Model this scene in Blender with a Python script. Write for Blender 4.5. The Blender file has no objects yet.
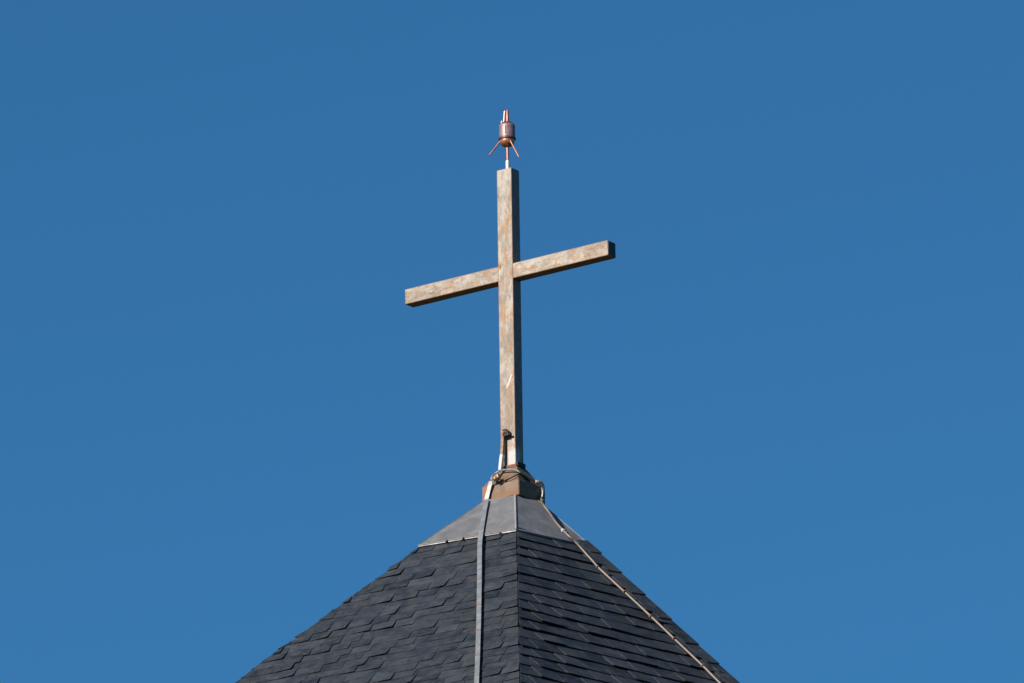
import bpy, bmesh, math, random
from mathutils import Vector, Matrix

random.seed(11)
R = math.radians
SC = bpy.context.scene
COL = SC.collection
U = 0.006                                  # one construction unit: 6 mm

# ------------------------------------------------------------------ camera
DIST, ELEV, ROLL = 60.0, R(17.5), R(0.85)
CAM_LOC = Vector((0, -DIST * math.cos(ELEV), 1.7))
AIM = Vector((0, 0, 1.7 + DIST * math.sin(ELEV)))
fwd = (AIM - CAM_LOC).normalized()
r0 = fwd.cross(Vector((0, 0, 1))).normalized()
u0 = r0.cross(fwd).normalized()
cr = r0 * math.cos(ROLL) - u0 * math.sin(ROLL)
cu = r0 * math.sin(ROLL) + u0 * math.cos(ROLL)
FPX = DIST / U
cam = bpy.data.objects.new('camera', bpy.data.cameras.new('camera'))
COL.objects.link(cam)
cam.matrix_world = Matrix(((cr.x, cu.x, -fwd.x, CAM_LOC.x), (cr.y, cu.y, -fwd.y, CAM_LOC.y),
                           (cr.z, cu.z, -fwd.z, CAM_LOC.z), (0, 0, 0, 1)))
cam.data.sensor_width = 36.0
cam.data.lens = FPX / 1024 * 36.0
cam.data.clip_start = 0.5
cam.data.clip_end = 20000
SC.camera = cam

# ------------------------------------------------------------------ sky, sun, exposure
SUN_AZ, SUN_EL = R(45), R(28.5)              # to the left behind the photographer
to_sun = Vector((-math.sin(SUN_AZ) * math.cos(SUN_EL), -math.cos(SUN_AZ) * math.cos(SUN_EL), math.sin(SUN_EL)))
W = bpy.data.worlds.new('World')
SC.world = W
W.use_nodes = True
wn, wl = W.node_tree.nodes, W.node_tree.links
bg = wn['Background']
sky = wn.new('ShaderNodeTexSky')
sky.sky_type = 'NISHITA'
sky.sun_disc = False
sky.sun_elevation = SUN_EL
sky.sun_rotation = math.atan2(to_sun.x, to_sun.y)
sky.altitude = 1500
sky.air_density = 1.0
sky.dust_density = 0.0
sky.ozone_density = 4.0
tint = wn.new('ShaderNodeMix')               # the clear deep blue of a polarised, dry sky
tint.data_type, tint.blend_type = 'RGBA', 'MULTIPLY'
tint.inputs[0].default_value = 1.0
tint.inputs[7].default_value = (0.36, 0.88, 1.08, 1)
wl.new(sky.outputs['Color'], tint.inputs[6])
wl.new(tint.outputs[2], bg.inputs['Color'])
bg.inputs['Strength'].default_value = 0.0553
sun = bpy.data.objects.new('sun', bpy.data.lights.new('sun', 'SUN'))
COL.objects.link(sun)
sun.data.energy = 5.0
sun.data.angle = R(0.53)
sun.data.color = (1.0, 0.91, 0.80)
sun.rotation_euler = to_sun.to_track_quat('Z', 'Y').to_euler()
sun.location = (-30, -40, 60)
SC.view_settings.view_transform = 'Standard'
SC.view_settings.look = 'None'
SC.view_settings.gamma = 1
SC.view_settings.exposure = 0.585
SC.view_settings.use_curve_mapping = False


# ------------------------------------------------------------------ helpers
def ray(px, py):
    return ((px - 512) / FPX * cr - (py - 341.5) / FPX * cu + fwd)


def on_plane(px, py, p, n):
    d = ray(px, py)
    return CAM_LOC + d * ((p - CAM_LOC).dot(n) / d.dot(n))


def at(px, py, y):                          # measured point at depth y (world)
    return on_plane(px, py, Vector((0, y, 0)), Vector((0, 1, 0)))


def at_z(px, py, z):
    return on_plane(px, py, Vector((0, 0, z)), Vector((0, 0, 1)))


def tag(o, label=None, cat=None, group=None, kind=None):
    for k, v in (('label', label), ('category', cat), ('group', group), ('kind', kind)):
        if v:
            o[k] = v
    return o


def empty(name, loc):
    o = bpy.data.objects.new(name, None)
    o.empty_display_size = 0.2
    o.location = loc
    COL.objects.link(o)
    return o


def world_loc(o):
    v = Vector(o.location)
    while o.parent:
        o = o.parent
        v += Vector(o.location)
    return v


def link(name, bm, m, parent=None, smooth=False):   # bm holds world coordinates
    me = bpy.data.meshes.new(name)
    if parent is not None:
        bmesh.ops.translate(bm, verts=bm.verts, vec=-world_loc(parent))
    bm.normal_update()
    bm.to_mesh(me)
    bm.free()
    me.materials.append(m)
    if smooth:
        for p in me.polygons:
            p.use_smooth = True
        try:
            me.set_sharp_from_angle(angle=R(40))
        except Exception:
            pass
    o = bpy.data.objects.new(name, me)
    COL.objects.link(o)
    if parent is not None:
        o.parent = parent
    return o


def add_hull(bm, bottom, top):              # prism/frustum between two rings
    n = len(bottom)
    b = [bm.verts.new(p) for p in bottom]
    t = [bm.verts.new(p) for p in top]
    for i in range(n):
        j = (i + 1) % n
        bm.faces.new((b[i], b[j], t[j], t[i]))
    bm.faces.new(list(reversed(b)))
    bm.faces.new(t)
    return b + t


def add_box(bm, c, ax, ay, az):             # half-axis vectors
    def ring(s):
        return [c + az * s - ax - ay, c + az * s + ax - ay, c + az * s + ax + ay, c + az * s - ax + ay]
    return add_hull(bm, ring(-1), ring(1))


def box_bm(c, ax, ay, az, bev=0.0, seg=2):
    bm = bmesh.new()
    add_box(bm, c, ax, ay, az)
    bmesh.ops.recalc_face_normals(bm, faces=bm.faces)
    if bev:
        bmesh.ops.bevel(bm, geom=list(bm.edges), offset=bev, segments=seg, affect='EDGES', profile=0.5)
    return bm


def smooth_path(pts, n=6):                  # Catmull-Rom
    out = []
    P = [pts[0] * 2 - pts[1]] + list(pts) + [pts[-1] * 2 - pts[-2]]
    for i in range(1, len(P) - 2):
        for k in range(n):
            t = k / n
            a, b, c, d = P[i - 1], P[i], P[i + 1], P[i + 2]
            out.append(0.5 * ((2 * b) + (c - a) * t + (2 * a - 5 * b + 4 * c - d) * t * t + (3 * b - a - 3 * c + d) * t ** 3))
    out.append(P[-2])
    return out


def add_tube(bm, pts, rad, seg=10, cap=True):
    if not isinstance(rad, (list, tuple)):
        rad = [rad] * len(pts)
    rings = []
    side = None
    for i, p in enumerate(pts):
        t = (pts[min(i + 1, len(pts) - 1)] - pts[max(i - 1, 0)]).normalized()
        if side is None:
            side = t.orthogonal().normalized()
        side = (side - t * side.dot(t)).normalized()
        up = t.cross(side)
        rings.append([bm.verts.new(p + (side * math.cos(a) + up * math.sin(a)) * rad[i])
                      for a in [2 * math.pi * k / seg for k in range(seg)]])
    for a, b in zip(rings, rings[1:]):
        for k in range(seg):
            bm.faces.new((a[k], a[(k + 1) % seg], b[(k + 1) % seg], b[k]))
    if cap:
        bm.faces.new(list(reversed(rings[0])))
        bm.faces.new(rings[-1])


def tube_bm(pts, rad, seg=10):
    bm = bmesh.new()
    add_tube(bm, pts, rad, seg)
    bmesh.ops.recalc_face_normals(bm, faces=bm.faces)
    return bm


def lathe_bm(c, axis, prof, seg=28):        # prof: (radius, height along axis)
    bm = bmesh.new()
    a = axis.orthogonal().normalized()
    b = axis.cross(a)
    rings = []
    for rr, h in prof:
        rr = max(rr, 1e-5)
        rings.append([bm.verts.new(c + axis * h + (a * math.cos(t) + b * math.sin(t)) * rr)
                      for t in [2 * math.pi * k / seg for k in range(seg)]])
    for p, q in zip(rings, rings[1:]):
        for k in range(seg):
            bm.faces.new((p[k], p[(k + 1) % seg], q[(k + 1) % seg], q[k]))
    bm.faces.new(list(reversed(rings[0])))
    bm.faces.new(rings[-1])
    bmesh.ops.recalc_face_normals(bm, faces=bm.faces)
    return bm


def add_band(bm, pts, sides, norms, width, thick):   # flat strap with rectangular section
    rings = []
    for p, s, n in zip(pts, sides, norms):
        s = s.normalized() * width / 2
        n = n.normalized() * thick / 2
        rings.append([bm.verts.new(p + q) for q in (s + n, -s + n, -s - n, s - n)])
    for a, b in zip(rings, rings[1:]):
        for k in range(4):
            bm.faces.new((a[k], a[(k + 1) % 4], b[(k + 1) % 4], b[k]))
    bm.faces.new(rings[0])
    bm.faces.new(rings[-1])
    bmesh.ops.recalc_face_normals(bm, faces=bm.faces)


# ------------------------------------------------------------------ materials
class Mat:
    def __init__(self, name, rough=0.5, metal=0.0, spec=0.5):
        self.m = bpy.data.materials.new(name)
        self.m.use_nodes = True
        self.n, self.l = self.m.node_tree.nodes, self.m.node_tree.links
        self.b = self.n['Principled BSDF']
        self.b.inputs['Roughness'].default_value = rough
        self.b.inputs['Metallic'].default_value = metal
        self.b.inputs['Specular IOR Level'].default_value = spec
        self.co = self.n.new('ShaderNodeTexCoord').outputs['Object']

    def node(self, t, ins=None, **kw):
        x = self.n.new(t)
        for k, v in kw.items():
            setattr(x, k, v)
        for k, v in (ins or {}).items():
            if hasattr(v, 'is_linked') or isinstance(v, bpy.types.NodeSocket):
                self.l.new(v, x.inputs[k])
            else:
                x.inputs[k].default_value = v
        return x

    def noise(self, scale, detail=4, rough=0.55, stretch=(1, 1, 1), offset=(0, 0, 0), dist=0.0):
        mp = self.node('ShaderNodeMapping', {'Vector': self.co, 'Scale': stretch, 'Location': offset})
        t = self.node('ShaderNodeTexNoise', {'Vector': mp.outputs[0], 'Scale': scale, 'Detail': detail,
                                             'Roughness': rough, 'Distortion': dist})
        return t.outputs[0]

    def step(self, v, lo, hi, a=0.0, b=1.0):
        return self.node('ShaderNodeMapRange', {0: v, 1: lo, 2: hi, 3: a, 4: b}, clamp=True,
                         interpolation_type='SMOOTHSTEP').outputs[0]

    def math(self, op, a, b=0.0):
        return self.node('ShaderNodeMath', {0: a, 1: b}, operation=op).outputs[0]

    def mix(self, f, a, b, mode='MIX'):
        x = self.node('ShaderNodeMix', data_type='RGBA', blend_type=mode)
        for i, v in ((0, f), (6, a), (7, b)):
            if isinstance(v, bpy.types.NodeSocket):
                self.l.new(v, x.inputs[i])
            else:
                x.inputs[i].default_value = v if i == 0 else (*v, 1)
        return x.outputs[2]

    def xyz(self):
        return self.node('ShaderNodeSeparateXYZ', {0: self.co}).outputs

    def color(self, c):
        if isinstance(c, bpy.types.NodeSocket):
            self.l.new(c, self.b.inputs['Base Color'])
        else:
            self.b.inputs['Base Color'].default_value = (*c, 1)
        return self

    def rough(self, v):
        self.l.new(v, self.b.inputs['Roughness'])
        return self

    def bump(self, h, strength=0.3, dist=0.002):
        b = self.node('ShaderNodeBump', {'Height': h, 'Strength': strength, 'Distance': dist})
        self.l.new(b.outputs[0], self.b.inputs['Normal'])
        return self


def weathered_steel(name, stretch, edge, ends):
    """galvanised steel gone dull, with blotches and runs of rust"""
    m = Mat(name, 0.55, 0.15, 0.4)
    base = m.mix(m.step(m.noise(13, 6, 0.65, stretch), 0.38, 0.62), (0.19, 0.152, 0.116), (0.315, 0.28, 0.24))
    pale = m.step(m.noise(13, 7, 0.75, stretch, (3, 1, 7), 0.5), 0.48, 0.66)
    c = m.mix(m.math('MULTIPLY', pale, 0.7), base, (0.365, 0.345, 0.32))
    grime = m.step(m.noise(34, 6, 0.75, stretch, (9, 4, 2), 0.6), 0.53, 0.66)
    c = m.mix(m.math('MULTIPLY', grime, 0.5), c, (0.10, 0.066, 0.045))
    r1 = m.step(m.noise(22, 7, 0.78, stretch, (1, 8, 5), 0.7), 0.485, 0.60)
    where = m.step(m.noise(3.2, 3, 0.6, (1, 1, 1), (4, 4, 8)), 0.38, 0.56, 0.35, 1.0)
    c = m.mix(m.math('MULTIPLY', m.math('MULTIPLY', r1, 0.85), where), c, (0.275, 0.145, 0.058))
    r2 = m.step(m.noise(42, 6, 0.8, stretch, (6, 2, 9), 0.5), 0.57, 0.66)
    c = m.mix(m.math('MULTIPLY', r2, 0.85), c, (0.13, 0.045, 0.018))
    run = m.step(m.noise(60, 4, 0.7, (1, 1, 0.12), (2, 7, 1), 0.2), 0.58, 0.68)    # rain streaks run straight down
    c = m.mix(m.math('MULTIPLY', run, 0.4), c, (0.36, 0.33, 0.30))
    ax, half, w = edge                       # rust creeping in from the long edges
    d = m.math('ABSOLUTE', m.xyz()[ax])
    e = m.step(m.math('ADD', d, m.math('MULTIPLY', m.noise(25, 3), w)), half - w * 0.2, half + w * 0.45)
    c = m.mix(m.math('MULTIPLY', e, 0.75), c, (0.27, 0.115, 0.036))
    # sides tinted darker blue-grey, their shade put into the colour
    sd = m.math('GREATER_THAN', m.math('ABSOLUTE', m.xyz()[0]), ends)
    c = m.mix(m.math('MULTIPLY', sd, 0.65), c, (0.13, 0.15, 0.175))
    m.color(c)
    m.rough(m.step(m.noise(20, 3), 0.3, 0.7, 0.42, 0.7))
    m.bump(m.noise(70, 5, 0.75), 0.4, 0.0015)
    return m


M = {}
mm = Mat('slate', 0.5, 0.0, 0.5)
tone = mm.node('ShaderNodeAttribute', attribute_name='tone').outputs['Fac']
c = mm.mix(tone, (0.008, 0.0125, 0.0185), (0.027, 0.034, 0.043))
streak = mm.step(mm.noise(9, 6, 0.7, (0.8, 0.8, 3.0), (5, 1, 2), 0.4), 0.46, 0.7)
c = mm.mix(mm.math('MULTIPLY', streak, 0.45), c, (0.045, 0.050, 0.056))
dust = mm.step(mm.noise(38, 5, 0.75, (1, 1, 1.8), (3, 3, 3)), 0.54, 0.72)
c = mm.mix(mm.math('MULTIPLY', dust, 0.6), c, (0.078, 0.080, 0.080))
dark = mm.step(mm.noise(16, 5, 0.7, (1, 1, 2), (8, 3, 1)), 0.55, 0.7)
c = mm.mix(mm.math('MULTIPLY', dark, 0.5), c, (0.012, 0.014, 0.018))
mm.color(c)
mm.rough(mm.step(mm.noise(14, 4), 0.3, 0.7, 0.40, 0.72))
mm.bump(mm.noise(45, 6, 0.75, (1, 1, 2)), 0.7, 0.004)
M['slate'] = mm.m

mm = Mat('zinc_sheet', 0.5, 0.2, 0.5)
c = mm.mix(mm.step(mm.noise(7, 5, 0.6, (1, 1, 1), (0, 0, 0), 0.5), 0.35, 0.68), (0.125, 0.13, 0.142), (0.19, 0.19, 0.195))
run = mm.step(mm.noise(30, 5, 0.7, (1, 1, 0.16), (4, 0, 0)), 0.5, 0.72)         # rain runs
c = mm.mix(mm.math('MULTIPLY', run, 0.25), c, (0.21, 0.21, 0.215))
c = mm.mix(mm.math('MULTIPLY', mm.step(mm.noise(22, 4, 0.65, (1, 1, 0.3)), 0.55, 0.75), 0.45), c, (0.085, 0.08, 0.08))
mm.color(c)
mm.rough(mm.step(mm.noise(11, 4), 0.3, 0.7, 0.4, 0.62))
mm.bump(mm.noise(7, 3, 0.5), 0.5, 0.012)
M['zinc'] = mm.m

mm = Mat('zinc_edge', 0.45, 0.3, 0.5)
mm.color(mm.mix(mm.step(mm.noise(30, 3), 0.4, 0.65), (0.18, 0.17, 0.158), (0.25, 0.238, 0.222)))
M['zinc_edge'] = mm.m
mm = Mat('bright_seam', 0.45, 0.2, 0.5)
mm.color(mm.mix(mm.step(mm.noise(30, 3), 0.4, 0.65), (0.26, 0.26, 0.27), (0.36, 0.36, 0.37)))
M['seam'] = mm.m

M['block'] = None
mm = Mat('rusty_sheet', 0.6, 0.1, 0.4)
c = mm.mix(mm.step(mm.noise(12, 5, 0.65, (1, 1, 1), (2, 0, 0), 0.6), 0.38, 0.66), (0.125, 0.08, 0.052), (0.185, 0.13, 0.09))
zz = mm.xyz()[2]
low = mm.step(mm.math('SUBTRACT', mm.math('MULTIPLY', mm.noise(20, 3), 0.05), zz), -0.02, 0.025)
c = mm.mix(mm.math('MULTIPLY', low, 0.7), c, (0.20, 0.085, 0.032))
lf = mm.step(mm.math('ADD', mm.xyz()[0], mm.math('MULTIPLY', mm.noise(25, 3), 0.06)), -0.05, -0.085)
c = mm.mix(mm.math('MULTIPLY', lf, 0.8), c, (0.25, 0.10, 0.035))
bl = mm.step(mm.noise(18, 6, 0.7, (1, 1, 1), (7, 7, 1), 1.0), 0.5, 0.62)
c = mm.mix(mm.math('MULTIPLY', bl, 0.6), c, (0.18, 0.08, 0.034))
c = mm.mix(mm.math('MULTIPLY', mm.step(mm.noise(45, 4, 0.7), 0.58, 0.72), 0.6), c, (0.07, 0.04, 0.028))
mm.color(c)
mm.bump(mm.noise(70, 4, 0.7), 0.3, 0.0015)
M['block'] = mm.m

mm = Mat('copper', 0.38, 0.5, 0.5)
mm.color(mm.mix(mm.step(mm.noise(40, 3), 0.35, 0.65), (0.31, 0.12, 0.085), (0.42, 0.185, 0.14)))
M['copper'] = mm.m
mm = Mat('tarnished_copper', 0.5, 0.35, 0.5)
mm.color(mm.mix(mm.step(mm.noise(40, 3), 0.35, 0.65), (0.185, 0.125, 0.145), (0.26, 0.175, 0.185)))
M['drum'] = mm.m
mm = Mat('dark_bronze', 0.5, 0.5, 0.5)
mm.color((0.10, 0.05, 0.04))
M['dark_bronze'] = mm.m
mm = Mat('bright_aluminium', 0.5, 0.2, 0.5)
mm.color(mm.mix(mm.step(mm.noise(60, 3), 0.35, 0.7), (0.38, 0.38, 0.38), (0.5, 0.5, 0.49)))
M['alu'] = mm.m
mm = Mat('dull_strap', 0.5, 0.3, 0.5)
c = mm.mix(mm.step(mm.noise(18, 4), 0.35, 0.7), (0.165, 0.185, 0.20), (0.245, 0.265, 0.28))
mm.color(c)
M['strap'] = mm.m
mm = Mat('blackened_iron', 0.6, 0.3, 0.4)
mm.color((0.02, 0.018, 0.018))
M['iron'] = mm.m
mm = Mat('dark_plate', 0.6, 0.2, 0.4)
mm.color(mm.mix(mm.step(mm.noise(40, 4), 0.4, 0.65), (0.03, 0.03, 0.033), (0.055, 0.055, 0.06)))
M['plate'] = mm.m
mm = Mat('bowl_copper', 0.35, 0.6, 0.5)
mm.color(mm.mix(mm.step(mm.noise(40, 3), 0.35, 0.65), (0.36, 0.14, 0.075), (0.48, 0.22, 0.13)))
M['bowl'] = mm.m
mm = Mat('brass', 0.42, 0.5, 0.5)
mm.color(mm.mix(mm.step(mm.noise(70, 3), 0.4, 0.65), (0.16, 0.105, 0.055), (0.25, 0.18, 0.105)))
M['brass'] = mm.m
mm = Mat('rust', 0.8, 0.0, 0.3)
mm.color(mm.mix(mm.step(mm.noise(60, 3), 0.4, 0.65), (0.13, 0.055, 0.03), (0.21, 0.10, 0.055)))
M['rust'] = mm.m
mm = Mat('weathered_wire', 0.5, 0.3, 0.5)
c = mm.mix(mm.step(mm.noise(25, 4), 0.42, 0.62), (0.115, 0.108, 0.105), (0.16, 0.118, 0.09))
mm.color(c)
M['wire'] = mm.m
mm = Mat('rusty_strap', 0.6, 0.2, 0.4)
mm.color(mm.mix(mm.step(mm.noise(50, 3), 0.4, 0.6), (0.22, 0.17, 0.13), (0.22, 0.11, 0.05)))
M['rust_strap'] = mm.m
mm = Mat('patinated_wire', 0.5, 0.2, 0.5)
mm.color(mm.mix(mm.step(mm.noise(40, 3), 0.4, 0.65), (0.14, 0.175, 0.19), (0.25, 0.29, 0.30)))
M['patina'] = mm.m
mm = Mat('render_wall', 0.85, 0.0, 0.3)
mm.color(mm.mix(mm.step(mm.noise(3, 5), 0.35, 0.65), (0.42, 0.39, 0.34), (0.52, 0.49, 0.44)))
mm.bump(mm.noise(60, 4), 0.4, 0.004)
M['wall'] = mm.m
mm = Mat('grass_ground', 0.95, 0.0, 0.2)
mm.color(mm.mix(mm.step(mm.noise(0.15, 6), 0.35, 0.65), (0.018, 0.026, 0.011), (0.036, 0.038, 0.02)))
M['ground'] = mm.m

# ------------------------------------------------------------------ ground
bm = bmesh.new()
bmesh.ops.create_grid(bm, x_segments=8, y_segments=8, size=6000)
tag(link('ground', bm, M['ground']), kind='structure')

# ------------------------------------------------------------------ church tower with slate spire
APEX = at(514.8, 478.5, 0.0)
F = at(515.9, 531, -95 * U)
zc = F.z
L = at_z(422.8, 546, zc)
Rr = at_z(587.2, 546.5, zc)
HC = APEX.z - zc


def plan(p):
    return Vector((p.x - APEX.x, p.y - APEX.y, 0))


hips = [plan(L), plan(F), plan(Rr), -plan(L), -plan(F), -plan(Rr)]     # six hips at cap level, going round


def hip(i, f, out=0.0):                      # point on hip i at f x the cap height, pushed outwards
    h = hips[i % 6]
    p = APEX + h * f - Vector((0, 0, HC * f))
    return p + h.normalized() * out


F_EAVE = 6.6
z_eave = APEX.z - HC * F_EAVE
tower = empty('church_tower', (APEX.x, APEX.y, 0))
tag(tower, 'pointed church tower roof of dark grey slates with a grey metal cap under the cross', 'church tower')
bm = bmesh.new()
add_hull(bm, [APEX + h * (F_EAVE * 0.93) - Vector((0, 0, APEX.z)) for h in hips],
         [APEX + h * (F_EAVE * 0.93) - Vector((0, 0, APEX.z - z_eave + 0.05)) for h in hips])
bmesh.ops.recalc_face_normals(bm, faces=bm.faces)
wall = link('wall', bm, M['wall'], tower)
bm = bmesh.new()
tip = bm.verts.new(APEX - Vector((0, 0, HC * 0.06)))
ring = [bm.verts.new(hip(i, F_EAVE) - Vector((0, 0, HC * 0.06))) for i in range(6)]
for i in range(6):
    bm.faces.new((tip, ring[i], ring[(i + 1) % 6]))
bm.faces.new(ring)
bmesh.ops.recalc_face_normals(bm, faces=bm.faces)
roof = link('roof', bm, M['slate'], tower)


def face_frame(i, j):
    """frame of the roof face that starts at hip i and runs to hip j"""
    a, b = hip(i, 1.0), hip(j, 1.0)
    e1 = (b - a).normalized()
    d = (a - APEX) - e1 * (a - APEX).dot(e1)
    s = d.normalized()
    n = e1.cross(s)
    if n.z < 0:
        n = -n
    vc = (a - APEX).dot(s)
    return e1, s, n, vc, (a - APEX).dot(e1) / vc, (b - APEX).dot(e1) / vc


def clip(poly, fn):                          # keep fn(p) >= 0
    out = []
    for k in range(len(poly)):
        p, q = poly[k], poly[(k + 1) % len(poly)]
        fp, fq = fn(p), fn(q)
        if fp >= 0:
            out.append(p)
        if fp * fq < 0:
            t = fp / (fp - fq)
            out.append((p[0] + (q[0] - p[0]) * t, p[1] + (q[1] - p[1]) * t))
    return out


def slates(i, j, expo, tilt, over0, over1, seed, lf=1.9, sf=0.9, th=0.75 * U, hip_course=False, ws=1.0, chm=1.0, skew=0.12):
    rnd = random.Random(seed)
    e1, s, n, vc, k0, k1 = face_frame(i, j)
    bm = bmesh.new()
    lay = bm.faces.layers.float.new('tone_f')
    tones = []
    v_end = vc * F_EAVE
    row = -6
    v_row = vc - 6 * expo
    while v_row < v_end + 2 * expo:
        ex = expo * rnd.uniform(0.94, 1.06)
        v_row += ex
        row += 1
        w = k0 * v_row
        w_stop = (k1 * v_row)
        if w_stop < w:
            w_stop = w + 400 * U
        cnt = 0
        row_wob = rnd.uniform(-0.006, 0.006)
        while w < k1 * (v_row + abs(tilt) * 600 * U) + 60 * U:
            if cnt == 0:
                wd = (29 if row % 2 else 34) * U * rnd.uniform(0.93, 1.07)
            elif cnt == 1:
                wd = (38 if row % 2 else 33) * U * rnd.uniform(0.9, 1.1)
            else:
                wd = rnd.uniform(28, 48) * U
            wd *= ws
            w0, w1 = w, w + wd
            vb0 = v_row + (tilt + row_wob) * (w0 - k0 * v_row) + rnd.uniform(-.4, .4) * U
            vb1 = v_row + (tilt + row_wob) * (w1 - k0 * v_row) + rnd.uniform(-.4, .4) * U
            lv = ex * 1.9
            sk = skew + rnd.uniform(-.07, .08)
            lap = 1.6 * U
            dv = lv
            poly = [(w0 - lap - sk * dv, vb0 - lv), (w1 - sk * dv, vb1 - lv), (w1, vb1)]
            ch = (rnd.uniform(1.5, 5) * chm * U if rnd.random() < 0.45 else 0.6 * U)
            if cnt == 0:
                poly[0] = (w0 - lap - 30 * U, vb0 - lv)
                poly += [(w0 - 30 * U, vb0)]
            else:
                # rounded / dressed free corner
                poly += [(w0 - lap + ch * 0.9, vb0 - rnd.uniform(-.3, .3) * U), (w0 - lap + ch * 0.25, vb0 - ch * 0.45),
                         (w0 - lap - 0.1 * U, vb0 - ch)]
            w = w1
            cnt += 1
            poly = clip(poly, lambda p: p[0] - k0 * p[1] + over0)
            o1 = over1 + (rnd.uniform(0, 1.6) * U if rnd.random() < 0.5 else 0)
            if len(poly) >= 3:
                poly = clip(poly, lambda p: k1 * p[1] + o1 - p[0])
            if len(poly) >= 3:
                poly = clip(poly, lambda p: p[1] - vc + 5 * U)
            if len(poly) >= 3:
                poly = clip(poly, lambda p: v_end - p[1])
            if len(poly) < 3:
                continue
            lift = rnd.uniform(0.55, 1.4) * lf * U
            side = rnd.uniform(0.15, 1.6) * sf * U * (0.25 if rnd.random() < 0.3 else 1.0)
            if rnd.random() < 0.1:
                lift *= 1.6
            off = rnd.uniform(-.15, .15) * U

            def t_of(p):
                a = (p[1] - (vb0 - lv)) / lv
                b = 1 - (p[0] - w0) / wd
                return off + lift * (a - 0.5) * 1.6 + side * b * max(0.0, a) ** 1.2 - 0.25 * U * (1 - a)
            tn = min(1, max(0, rnd.gauss(0.42, 0.24)))
            top = [bm.verts.new(APEX + e1 * p[0] + s * p[1] + n * (t_of(p) + th)) for p in poly]
            bot = [bm.verts.new(APEX + e1 * p[0] + s * p[1] + n * t_of(p)) for p in poly]
            fs = [bm.faces.new(top), bm.faces.new(list(reversed(bot)))]
            m = len(poly)
            for k in range(m):
                fs.append(bm.faces.new((top[k], bot[k], bot[(k + 1) % m], top[(k + 1) % m])))
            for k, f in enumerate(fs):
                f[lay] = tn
                if k >= 2:                   # lower edges toned paler to offset the shade on them
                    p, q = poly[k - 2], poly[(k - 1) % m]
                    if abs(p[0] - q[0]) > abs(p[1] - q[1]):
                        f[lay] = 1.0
    if hip_course:                           # a doubled course of slates closing the far hip
        v = vc - expo
        while v < v_end - 2 * expo:
            ex = expo * rnd.uniform(1.7, 2.25)
            vb = v + ex
            wi = rnd.uniform(13, 17) * U
            ov = rnd.uniform(2.0, 3.4) * U
            poly = [(k1 * v - wi - 4 * U, v - expo), (k1 * (v - expo) + ov, v - expo), (k1 * vb + ov, vb + 0.06 * wi), (k1 * vb - wi + 3 * U, vb - 0.05 * wi), (k1 * vb - wi - 3 * U, vb - 0.4 * ex)]
            poly = clip(poly, lambda p: p[1] - vc + 5 * U)
            v = vb
            if len(poly) < 3:
                continue
            tn = min(1, max(0, rnd.gauss(0.45, 0.2)))
            h = [(1.9 + 2.0 * (p[1] - vb + ex + expo) / (ex + expo) + 1.7 * (p[0] - k1 * p[1]) / wi) * U for p in poly]
            top = [bm.verts.new(APEX + e1 * p[0] + s * p[1] + n * (q + th)) for p, q in zip(poly, h)]
            bot = [bm.verts.new(APEX + e1 * p[0] + s * p[1] + n * q) for p, q in zip(poly, h)]
            fs = [bm.faces.new(top), bm.faces.new(list(reversed(bot)))]
            m = len(poly)
            for k in range(m):
                fs.append(bm.faces.new((top[k], bot[k], bot[(k + 1) % m], top[(k + 1) % m])))
            for f in fs:
                f[lay] = tn
    bmesh.ops.recalc_face_normals(bm, faces=bm.faces)
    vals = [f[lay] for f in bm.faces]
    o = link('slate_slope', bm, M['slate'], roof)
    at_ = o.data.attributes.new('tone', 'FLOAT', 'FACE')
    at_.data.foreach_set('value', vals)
    return o


EXPO = 19.3 * U
slates(1, 0, EXPO * 0.72, 0.022, 0.6 * U, 1.4 * U, 3, 0.28, 1.3, 0.26 * U, False, 0.64, 0.2, -0.05)
slates(1, 2, EXPO * 0.93, 0.035, -0.6 * U, 1.0 * U, 5, 1.55, 0.95, 0.75 * U, True, 0.85, 0.6)
slates(2, 3, EXPO, 0.05, -3.0 * U, 1.0 * U, 7)
slates(0, 5, EXPO, 0.05, -2.0 * U, 1.0 * U, 8)
slates(3, 4, EXPO, 0.05, 0.0, 1.0 * U, 9)
slates(5, 4, EXPO, 0.05, 0.0, 1.0 * U, 10)

# metal cap over the top of the slates
def lifted(p, t):                            # a level shift that clears the slates
    return p + Vector((0, 0, t))


bm = bmesh.new()
CAPT = 4.0 * U
f_lo = 1.045
BL_Z0 = at(519.3, 494.2, -31.3 * U).z          # underside of the block that stands on the cap
F_TOP = (APEX.z - BL_Z0 + 0.6 * U) / HC
top = [bm.verts.new(hip(i, F_TOP)) for i in range(6)]
lo = [bm.verts.new(lifted(hip(i, f_lo), CAPT)) for i in range(6)]
lip = [bm.verts.new(lifted(hip(i, f_lo + 0.002), CAPT - 1.5 * U)) for i in range(6)]
for i in range(6):
    j = (i + 1) % 6
    bm.faces.new((top[i], lo[i], lo[j], top[j]))
    bm.faces.new((lo[i], lip[i], lip[j], lo[j]))
bm.faces.new(top)
bmesh.ops.recalc_face_normals(bm, faces=bm.faces)
cap = link('roof_cap', bm, M['zinc'], tower)
for i in range(6):                           # folded seams on the six hips
    pts = [hip(i, F_TOP), lifted(hip(i, f_lo), CAPT + 0.4 * U)]
    link('hip_seam', tube_bm(pts, (1.0 if i == 1 else 0.35) * U, 8), M['seam' if i == 1 else 'zinc'], cap, True)
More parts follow.
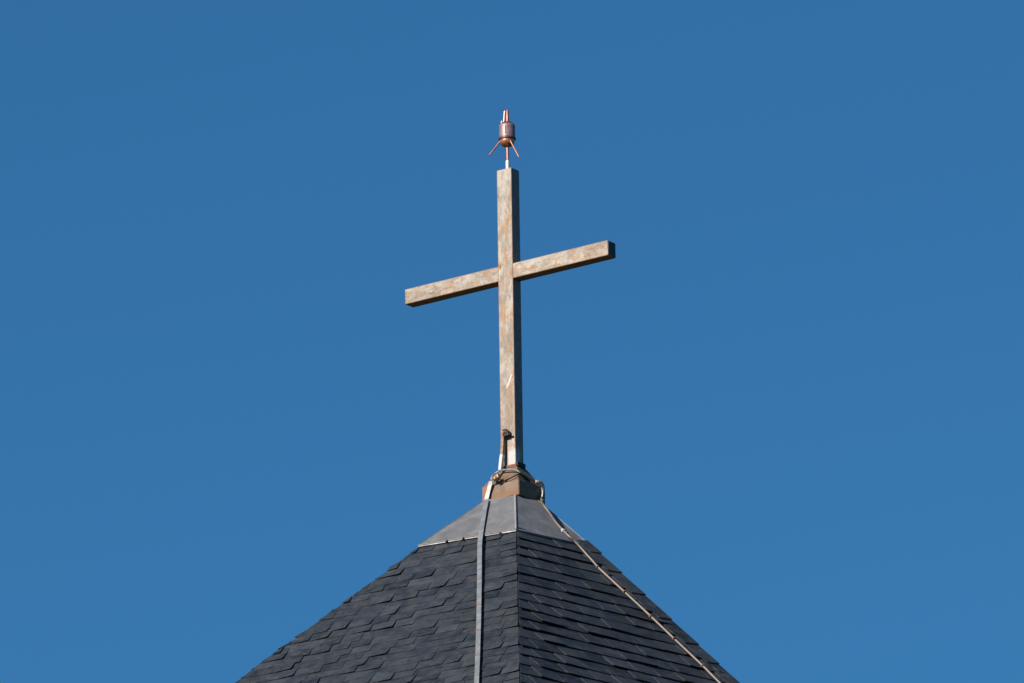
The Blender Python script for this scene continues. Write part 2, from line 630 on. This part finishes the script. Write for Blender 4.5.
for i in range(6):
    a, b = hip(i, f_lo), hip(i + 1, f_lo)
    n = ((a + b) / 2 - Vector((APEX.x, APEX.y, (a + b).z / 2))).normalized()
    pts = [lifted(a, CAPT - 0.1 * U), lifted(b, CAPT - 0.1 * U)]
    link('edge_strip', tube_bm(pts, 0.6 * U, 8), M['zinc_edge' if i == 0 else 'zinc'], cap, True)

FR_L, FR_R = face_frame(1, 0), face_frame(1, 2)
nL, nR = FR_L[2], FR_R[2]


def on_left(px, py, off):
    return on_plane(px, py, APEX + nL * off, nL)


def on_right(px, py, off):
    return on_plane(px, py, APEX + nR * off, nR)


for px, py in ((446.5, 541.5), (463, 538.8), (500, 533.5)):
    p = on_left(px, py, 3.2 * U)
    link('fixing_clip', box_bm(p, FR_L[0] * 0.55 * U, FR_L[1] * 2.4 * U, nL * 0.7 * U, 0.2 * U), M['iron'], cap)

# ------------------------------------------------------------------ cross
PSI = R(35.5)
n1 = Vector((-math.sin(PSI), -math.cos(PSI), 0))     # front of the cross
t1 = Vector((math.cos(PSI), -math.sin(PSI), 0))      # along the crossbar, to the right
Z = Vector((0, 0, 1))
PW, PD, BH = 18.2 * U, 14.2 * U, 16.0 * U
post_top = at(511.1, 167.0, -10.8 * U) - n1 * PD / 2 - t1 * PW / 2
post_bot_z = at(508, 468.5, -6 * U).z
axis = Vector((post_top.x, post_top.y, 0))
bar_c = on_plane(505.2, 272.4, axis + n1 * PD / 2, n1)
cx = bar_c.z
block_c = at(513.6, 486, 0)
BS = 22.5 * U
bl_z0 = at(519.3, 494.2, -31.3 * U).z
bl_z1 = bl_z0 + 15.5 * U

cross = empty('cross', (axis.x, axis.y, bl_z0))
tag(cross, 'large plain steel cross with rust stained beams on a brown block at the roof tip', 'cross')


def local_obj(name, bm_local, m, parent, loc, rz):   # for parts whose material needs its own axes
    o = link(name, bm_local, m, None)
    o.parent = parent
    o.location = loc - world_loc(parent)
    o.rotation_euler = (0, 0, rz)
    return o


X, Y = Vector((1, 0, 0)), Vector((0, 1, 0))
RZ = -PSI                                     # local -Y looks along n1, local X along t1
ph = post_top.z - post_bot_z
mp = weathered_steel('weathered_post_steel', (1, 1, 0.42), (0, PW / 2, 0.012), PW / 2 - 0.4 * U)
zz = mp.xyz()[2]
wht = mp.step(mp.math('ADD', zz, mp.math('MULTIPLY', mp.noise(40, 3), 0.08)), -ph / 2 + 0.185, -ph / 2 + 0.13)
old = mp.b.inputs['Base Color'].links[0].from_socket
wht = mp.math('MULTIPLY', wht, mp.math('MULTIPLY', mp.step(mp.math('ADD', mp.xyz()[0], mp.math('MULTIPLY', mp.noise(50, 3), 0.03)), 0.0, 0.03), mp.step(mp.xyz()[1], 0.03, -0.02)))
c = mp.mix(mp.math('MULTIPLY', wht, 0.8), old, (0.42, 0.42, 0.42))
sx, sz = mp.xyz()[0], mp.xyz()[2]
z0 = at(511, 383, 0).z - (post_top.z + post_bot_z) / 2            # a scraped bright mark on the front
dx = mp.math('ABSOLUTE', mp.math('SUBTRACT', mp.math('SUBTRACT', sx, 0.018), mp.math('MULTIPLY', mp.math('SUBTRACT', sz, z0), 0.45)))
scr = mp.math('MULTIPLY', mp.step(dx, 0.009, 0.004), mp.step(mp.math('ABSOLUTE', mp.math('SUBTRACT', sz, z0)), 0.05, 0.025))
c = mp.mix(mp.math('MULTIPLY', scr, 0.75), c, (0.5, 0.49, 0.47))
mp.color(c)
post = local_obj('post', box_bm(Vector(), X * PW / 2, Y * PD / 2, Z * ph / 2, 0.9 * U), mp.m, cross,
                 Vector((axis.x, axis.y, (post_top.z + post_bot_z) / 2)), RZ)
LB = 204 / math.cos(PSI) * U
mb = weathered_steel('weathered_bar_steel', (0.6, 1, 1), (2, BH / 2, 0.012), 9.0)
# two bar halves butt against the post; one mesh, with a hidden tenon
bm = bmesh.new()
for sgn in (-1, 1):
    a, b = PW / 2 - 0.3 * U, LB / 2
    tmp = box_bm(X * sgn * (a + b) / 2, X * (b - a) / 2, Y * (PD / 2 - 0.15 * U), Z * BH / 2, 0.8 * U)
    me = bpy.data.meshes.new('tmp')
    tmp.to_mesh(me)
    tmp.free()
    bm.from_mesh(me)
    bpy.data.meshes.remove(me)
bar = local_obj('crossbar', bm, mb.m, cross, Vector((axis.x, axis.y, cx)) + t1 * 0.2 * U, RZ)
bar.rotation_euler = (0, R(-0.45), RZ)
for sgn in (-1, 1):                          # thin dark plates over the bar ends
    bm = box_bm(X * sgn * (LB / 2 + 0.1 * U), X * 0.35 * U, Y * (PD / 2 - 1.0 * U), Z * (BH / 2 - 0.9 * U), 0.2 * U)
    e_ = local_obj('end_plate', bm, M['plate'], cross, Vector((axis.x, axis.y, cx)) + t1 * 0.2 * U, RZ)
    e_.rotation_euler = bar.rotation_euler
# welded foot and rusty block
bm = box_bm(Vector(), X * (PW / 2 + 1.4 * U), Y * (PD / 2 + 1.4 * U), Z * 2.0 * U, 0.8 * U)
local_obj('weld_collar', bm, M['rust'], cross, Vector((axis.x, axis.y, post_bot_z + 1.5 * U)), RZ)
bm = box_bm(Vector((PW / 2 + 1.3 * U, -0.5 * U, 3.2 * U)), X * 1.6 * U, Y * 7.0 * U, Z * 2.4 * U, 0.5 * U)
local_obj('foot_bracket', bm, M['iron'], cross, Vector((axis.x, axis.y, post_bot_z)), RZ)
# the box stands on the cap; its lid slopes up to the foot of the cross
dz0, dz1, dz2 = 0, bl_z1 - bl_z0, post_bot_z - bl_z0 + 0.3 * U
bm = bmesh.new()


def sq(hx, hy, z):
    return [Vector((-hx, -hy, z)), Vector((hx, -hy, z)), Vector((hx, hy, z)), Vector((-hx, hy, z))]


add_hull(bm, sq(BS, BS, 0), sq(BS, BS, dz1))
bmesh.ops.recalc_face_normals(bm, faces=bm.faces)
bmesh.ops.bevel(bm, geom=list(bm.edges), offset=0.5 * U, segments=2, affect='EDGES')
block = local_obj('base_block', bm, M['block'], cross, Vector((block_c.x, block_c.y, bl_z0)), RZ)
bm = bmesh.new()
add_hull(bm, sq(BS * 0.97, BS * 0.97, dz1 + 0.05 * U), sq(PW / 2 + 1.2 * U, PD / 2 + 1.2 * U, dz2))
bmesh.ops.recalc_face_normals(bm, faces=bm.faces)
lid = local_obj('sloping_lid', bm, M['block'], cross, Vector((block_c.x, block_c.y, bl_z0)), RZ)

# ------------------------------------------------------------------ lightning rod on top of the cross
tp = at(507.6, 166.0, 0) 
top_c = Vector((axis.x, axis.y, post_top.z))
K = 1 / math.cos(ELEV) * U                    # vertical units
rod = empty('lightning_rod', top_c)
tag(rod, 'small copper lightning rod head with drum, two prongs and splayed legs atop the cross', 'lightning rod')
lean = Vector((-0.004, 0, 1)).normalized()


def hz(py):                                   # height above post top for an image row
    return (170.0 - py) * K


link('sleeve', lathe_bm(top_c, lean, [(2.3 * U, 0), (2.3 * U, hz(161.5)), (1.9 * U, hz(160)), (1.2 * U, hz(159.6))]), M['alu'], rod, True)
link('stem', lathe_bm(top_c, lean, [(1.35 * U, hz(162)), (1.35 * U, hz(144))]), M['copper'], rod, True)
prof = []
for k in range(9):
    a = k / 8 * math.pi / 2
    prof.append((max(1.4, 7.6 * math.sin(a)) * U, hz(141) - 5.6 * math.cos(a) * U))
prof += [(7.7 * U, hz(139)), (7.7 * U, hz(138))]
link('bowl', lathe_bm(top_c, lean, prof), M['bowl'], rod, True)
link('flange', lathe_bm(top_c, lean, [(8.2 * U, hz(139.2)), (8.8 * U, hz(138.8)), (8.8 * U, hz(137.4)), (8.2 * U, hz(137))]), M['dark_bronze'], rod, True)
link('drum', lathe_bm(top_c, lean, [(8.1 * U, hz(137.2)), (8.1 * U, hz(125)), (7.6 * U, hz(124)), (6.9 * U, hz(123.5))]), M['drum'], rod, True)
link('drum_lid', lathe_bm(top_c, lean, [(6.9 * U, hz(123.8)), (6.2 * U, hz(122.5)), (4.5 * U, hz(121.4)), (1.5 * U, hz(121))]), M['dark_bronze'], rod, True)
b = top_c + Vector((0.4, 0, 0)) * U
link('prong', tube_bm([b + Z * hz(122), b + Z * hz(119.9), b + Z * hz(119.5), b + Z * hz(109.4), b + Z * hz(108.4)],
                      [2.1 * U, 2.1 * U, 1.55 * U, 1.45 * U, 0.7 * U], 12), M['copper'], rod, True)
b = top_c + Vector((-3.4, -2.0, 0)) * U
link('prong', tube_bm([b + Z * hz(122), b + Vector((.3, 0, 0)) * U + Z * hz(118), b + Vector((.9, 0.3, 0)) * U + Z * hz(110.2)], [.75 * U, .65 * U, .5 * U], 8), M['copper'], rod, True)
b = top_c + Vector((-2.3, -8.0, 0)) * U
link('rivet_bar', tube_bm([b + Z * hz(134), b + Z * hz(127)], .6 * U, 8), M['copper'], rod, True)
link('screw', lathe_bm(top_c + Vector((-5.4, -1.5, 0)) * U, Z, [(1.1 * U, hz(124)), (1.1 * U, hz(120.6)), (.6 * U, hz(120))], 10), M['alu'], rod, True)
s0 = top_c + Vector((-6.6, -2, 0)) * U + Z * hz(140.3)
link('leg', tube_bm([s0, s0 + Vector((-11.8, -1.0, -15.6)) * U], [0.95 * U, 0.8 * U], 10), M['copper'], rod, True)
s0 = top_c + Vector((3.0, -6.2, 0)) * U + Z * hz(142)
link('leg', tube_bm([s0, s0 + Vector((8.3, -3.0, -18.2)) * U], [0.95 * U, 0.8 * U], 10), M['copper'], rod, True)

# ------------------------------------------------------------------ lightning strap down the left slope
pf = Vector((axis.x, axis.y, 0)) + n1 * PD / 2          # post front plane


def on_post(px, py, off):
    return on_plane(px, py, pf + n1 * off, n1)


bf = Vector((block_c.x, block_c.y, 0)) + n1 * BS        # block front plane


def on_block(px, py, off):
    return on_plane(px, py, bf + n1 * off, n1)


p0 = on_left(480, 541, 7 * U)
strap = empty('conductor_strap', p0)
tag(strap, 'flat grey lightning conductor strap running straight down the left slate slope', 'conductor strap')
for name, mat, q in (('band', 'rust_strap', ((503.6, 433, 3.2), (503.4, 440, 3.4), (502.9, 450, 4.2), (502.4, 455, 4.8))),
                     ('band', 'alu', ((502.4, 455, 4.8), (501.5, 462, 6.0), (500.8, 470, 7.5)))):
    bm = bmesh.new()
    pts = [on_post(x, y, o * U) for x, y, o in q]
    add_band(bm, pts, [t1] * len(pts), [n1] * len(pts), 3.2 * U, 4.2 * U)
    link(name, bm, M[mat], strap)
bm = bmesh.new()
pts = [on_block(491.3, 481, 3.5 * U), on_block(490.2, 484.5, 3 * U), on_block(488.2, 492, 2.5 * U), on_block(486.8, 498.5, 2.6 * U),
       on_block(486.2, 501, 2.2 * U)]
add_band(bm, pts, [t1] * 5, [n1] * 5, 5.0 * U, 0.8 * U)
link('band', bm, M['alu'], strap)
bm = bmesh.new()
pts = [on_left(486.8, 499.5, 2.5 * U), on_left(484.6, 510, 3.6 * U), on_left(482.4, 524, 4.4 * U), on_left(480.8, 535, 5.0 * U), on_left(480.0, 541, 5.6 * U),
       on_left(479.7, 547, 5.2 * U), on_left(479.5, 580, 4.4 * U), on_left(478.8, 620, 4.4 * U), on_left(477.6, 660, 4.4 * U), on_left(476.6, 683, 4.4 * U),
       on_left(473.5, 760, 4.4 * U)]
add_band(bm, pts, [FR_L[0]] * len(pts), [nL] * len(pts), 5.1 * U, 0.8 * U)
link('band', bm, M['strap'], strap)
for py in (555.5, 580.5, 606, 631.5, 656.5):             # roof hooks
    x = 479.7 - (py - 547) * 0.022
    p = on_left(x, py, 3.4 * U) - FR_L[0] * 0.7 * U
    bm = box_bm(p, FR_L[0] * 3.0 * U, FR_L[1] * 0.6 * U, nL * 1.75 * U, 0.2 * U)
    link('strap_clip', bm, M['rust'], strap)
# clamp on the post
cl_c = on_post(506.6, 434.2, 3.0 * U)
bm = box_bm(cl_c, t1 * 3.6 * U, n1 * 2.6 * U, Z * 2.8 * U, 0.8 * U)
clamp = link('post_clamp', bm, M['iron'], strap)
bm = tube_bm([cl_c + n1 * 1 * U + t1 * 3.0 * U - Z * .8 * U, cl_c + n1 * 1.4 * U + t1 * 6.4 * U - Z * 1.0 * U], 1.3 * U, 6)
link('bolt', bm, M['iron'], clamp)
bm = tube_bm([cl_c - n1 * 2 * U + Z * 2.2 * U - t1 * 3.6 * U, cl_c + n1 * 1 * U + Z * 4.6 * U - t1 * 3.4 * U, cl_c + n1 * 1.5 * U + Z * 4.4 * U, cl_c + Z * 2.8 * U + t1 * 2.6 * U], .9 * U, 8)
link('hook', bm, M['iron'], clamp, True)
bm = lathe_bm(cl_c + n1 * 2.4 * U + Z * 1.8 * U - t1 * 1.2 * U, n1, [(1.3 * U, 0), (1.3 * U, 1.0 * U), (.8 * U, 1.4 * U)], 10)
link('screw', bm, M['brass'], clamp, True)
# brass connector where strap, ring wire and post band meet
cc = on_block(496.2, 477.3, 3.0 * U)
bm = box_bm(cc, (t1 * 0.92 + Z * 0.38) * 3.6 * U, n1 * 2.0 * U, (Z * 0.92 - t1 * 0.38) * 2.6 * U, 0.9 * U)
conn = link('connector', bm, M['brass'], strap)
bm = lathe_bm(on_block(494.6, 478.6, 5.0 * U), n1, [(2.1 * U, 0), (2.1 * U, 1.0 * U), (1.2 * U, 1.7 * U)], 10)
link('bolt', bm, M['brass'], conn, True)
bm = tube_bm([on_block(503.4, 471.5, 5.5 * U), on_block(500.2, 476.3, 6 * U), on_block(496.5, 481.3, 5 * U)], 1.15 * U, 8)
link('tie', bm, M['iron'], conn, True)
bm = lathe_bm(on_block(500, 480.3, 3.0 * U), n1, [(1.7 * U, 0), (1.7 * U, 1.6 * U), (1.0 * U, 2.2 * U)], 8)
link('bolt', bm, M['brass'], conn, True)

# ------------------------------------------------------------------ wire round the block and down the right slope
def lid_plane(nrm):                            # sloping lid face on the side nrm
    lo_ = Vector((block_c.x, block_c.y, bl_z1)) + nrm * BS * 0.97
    hi_ = Vector((block_c.x, block_c.y, bl_z0 + dz2)) + nrm * ((PD if nrm == n1 else PW) / 2 + 1.2 * U)
    d = hi_ - lo_
    side = nrm.cross(Z)
    nn = side.cross(d).normalized()
    if nn.z < 0:
        nn = -nn
    return lo_, nn


LF, NF = lid_plane(n1)
LS, NS = lid_plane(t1)


def on_lid(px, py, off, front=True):
    p, nn = (LF, NF) if front else (LS, NS)
    return on_plane(px, py, p + nn * off, nn)


def on_bside(px, py, off):
    return on_plane(px, py, Vector((block_c.x, block_c.y, 0)) + t1 * (BS + off), t1)


wire = empty('conductor_wire', on_right(549, 508, 4 * U))
tag(wire, 'thin round lightning wire looping round the brown block and down the right slope', 'conductor wire')
pts = [on_block(494.5, 481.8, 3.2 * U), on_block(492.4, 481, 4.0 * U), on_block(491.6, 477.5, 4.2 * U), on_lid(494.6, 474.0, 3.8 * U), on_lid(500, 470.8, 4.2 * U), on_lid(508, 469.6, 4.0 * U),
       on_lid(515.5, 470.0, 3.6 * U), on_lid(519.8, 472.3, 3.0 * U, False), on_lid(525, 475.5, 2.2 * U, False), on_lid(530, 478.6, 2.0 * U, False), on_lid(535, 480.8, 2.2 * U, False)]
link('ring_wire', tube_bm(smooth_path(pts), 0.95 * U, 10), M['patina'], wire, True)
pts = [pts[-1], on_bside(539, 481.4, 2.5 * U), on_bside(541.8, 483.2, 4 * U), on_bside(543.4, 487.5, 4 * U), on_bside(542.8, 493, 3.2 * U), on_bside(541.4, 498, 2.6 * U),
       on_right(542.2, 503, 8 * U), on_right(549, 512.2, 8.0 * U), on_right(556, 522.4, 8.0 * U), on_right(563.2, 530.5, 8.2 * U), on_right(570, 537, 8.6 * U),
       on_right(575.2, 541.6, 7.5 * U), on_right(584, 551.3, 5.8 * U), on_right(592.7, 561, 5.2 * U), on_right(600.5, 569.5, 5.0 * U), on_right(624, 591.3, 5 * U), on_right(650.5, 616, 5 * U), on_right(680, 644.2, 5.0 * U),
       on_right(702, 665, 5 * U), on_right(721, 684, 5 * U), on_right(790, 752, 5 * U)]
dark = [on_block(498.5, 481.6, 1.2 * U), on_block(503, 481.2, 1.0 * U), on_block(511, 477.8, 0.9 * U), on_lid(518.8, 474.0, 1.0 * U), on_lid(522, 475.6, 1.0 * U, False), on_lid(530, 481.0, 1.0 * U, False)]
link('shadow_strand', tube_bm(smooth_path(dark), 0.75 * U, 8), M['iron'], wire, True)  # dark strand added to stand in for the ring wire's shadow
link('down_wire', tube_bm(smooth_path(pts, 5), 1.3 * U, 10), M['wire'], wire, True)
pts = [on_bside(536, 481.8, 2.0 * U), on_bside(539.5, 484, 3 * U), on_bside(542.5, 490, 3.4 * U), on_bside(542.0, 497, 2.8 * U)]
link('loop_wire', tube_bm(smooth_path(pts), .9 * U, 8), M['alu'], wire, True)
gx = FR_R[0]
for px, py, m in ((542.4, 500.8, 'brass'), (563.2, 530.3, 'alu'), (566.5, 532.5, 'wire'), (597.5, 566.5, 'wire'), (624.3, 591.6, 'rust'), (650.5, 616, 'rust'), (674, 638.5, 'rust'), (702.5, 665.3, 'rust')):
    p = on_right(px, py, 5.5 * U if py > 545 else 8.2 * U)
    sz = 1.8 if m in ('brass', 'alu') else 1.25
    link('wire_clip', box_bm(p, gx * sz * U, FR_R[1] * sz * 0.8 * U, nR * 1.5 * U, 0.4 * U), M[m], wire)
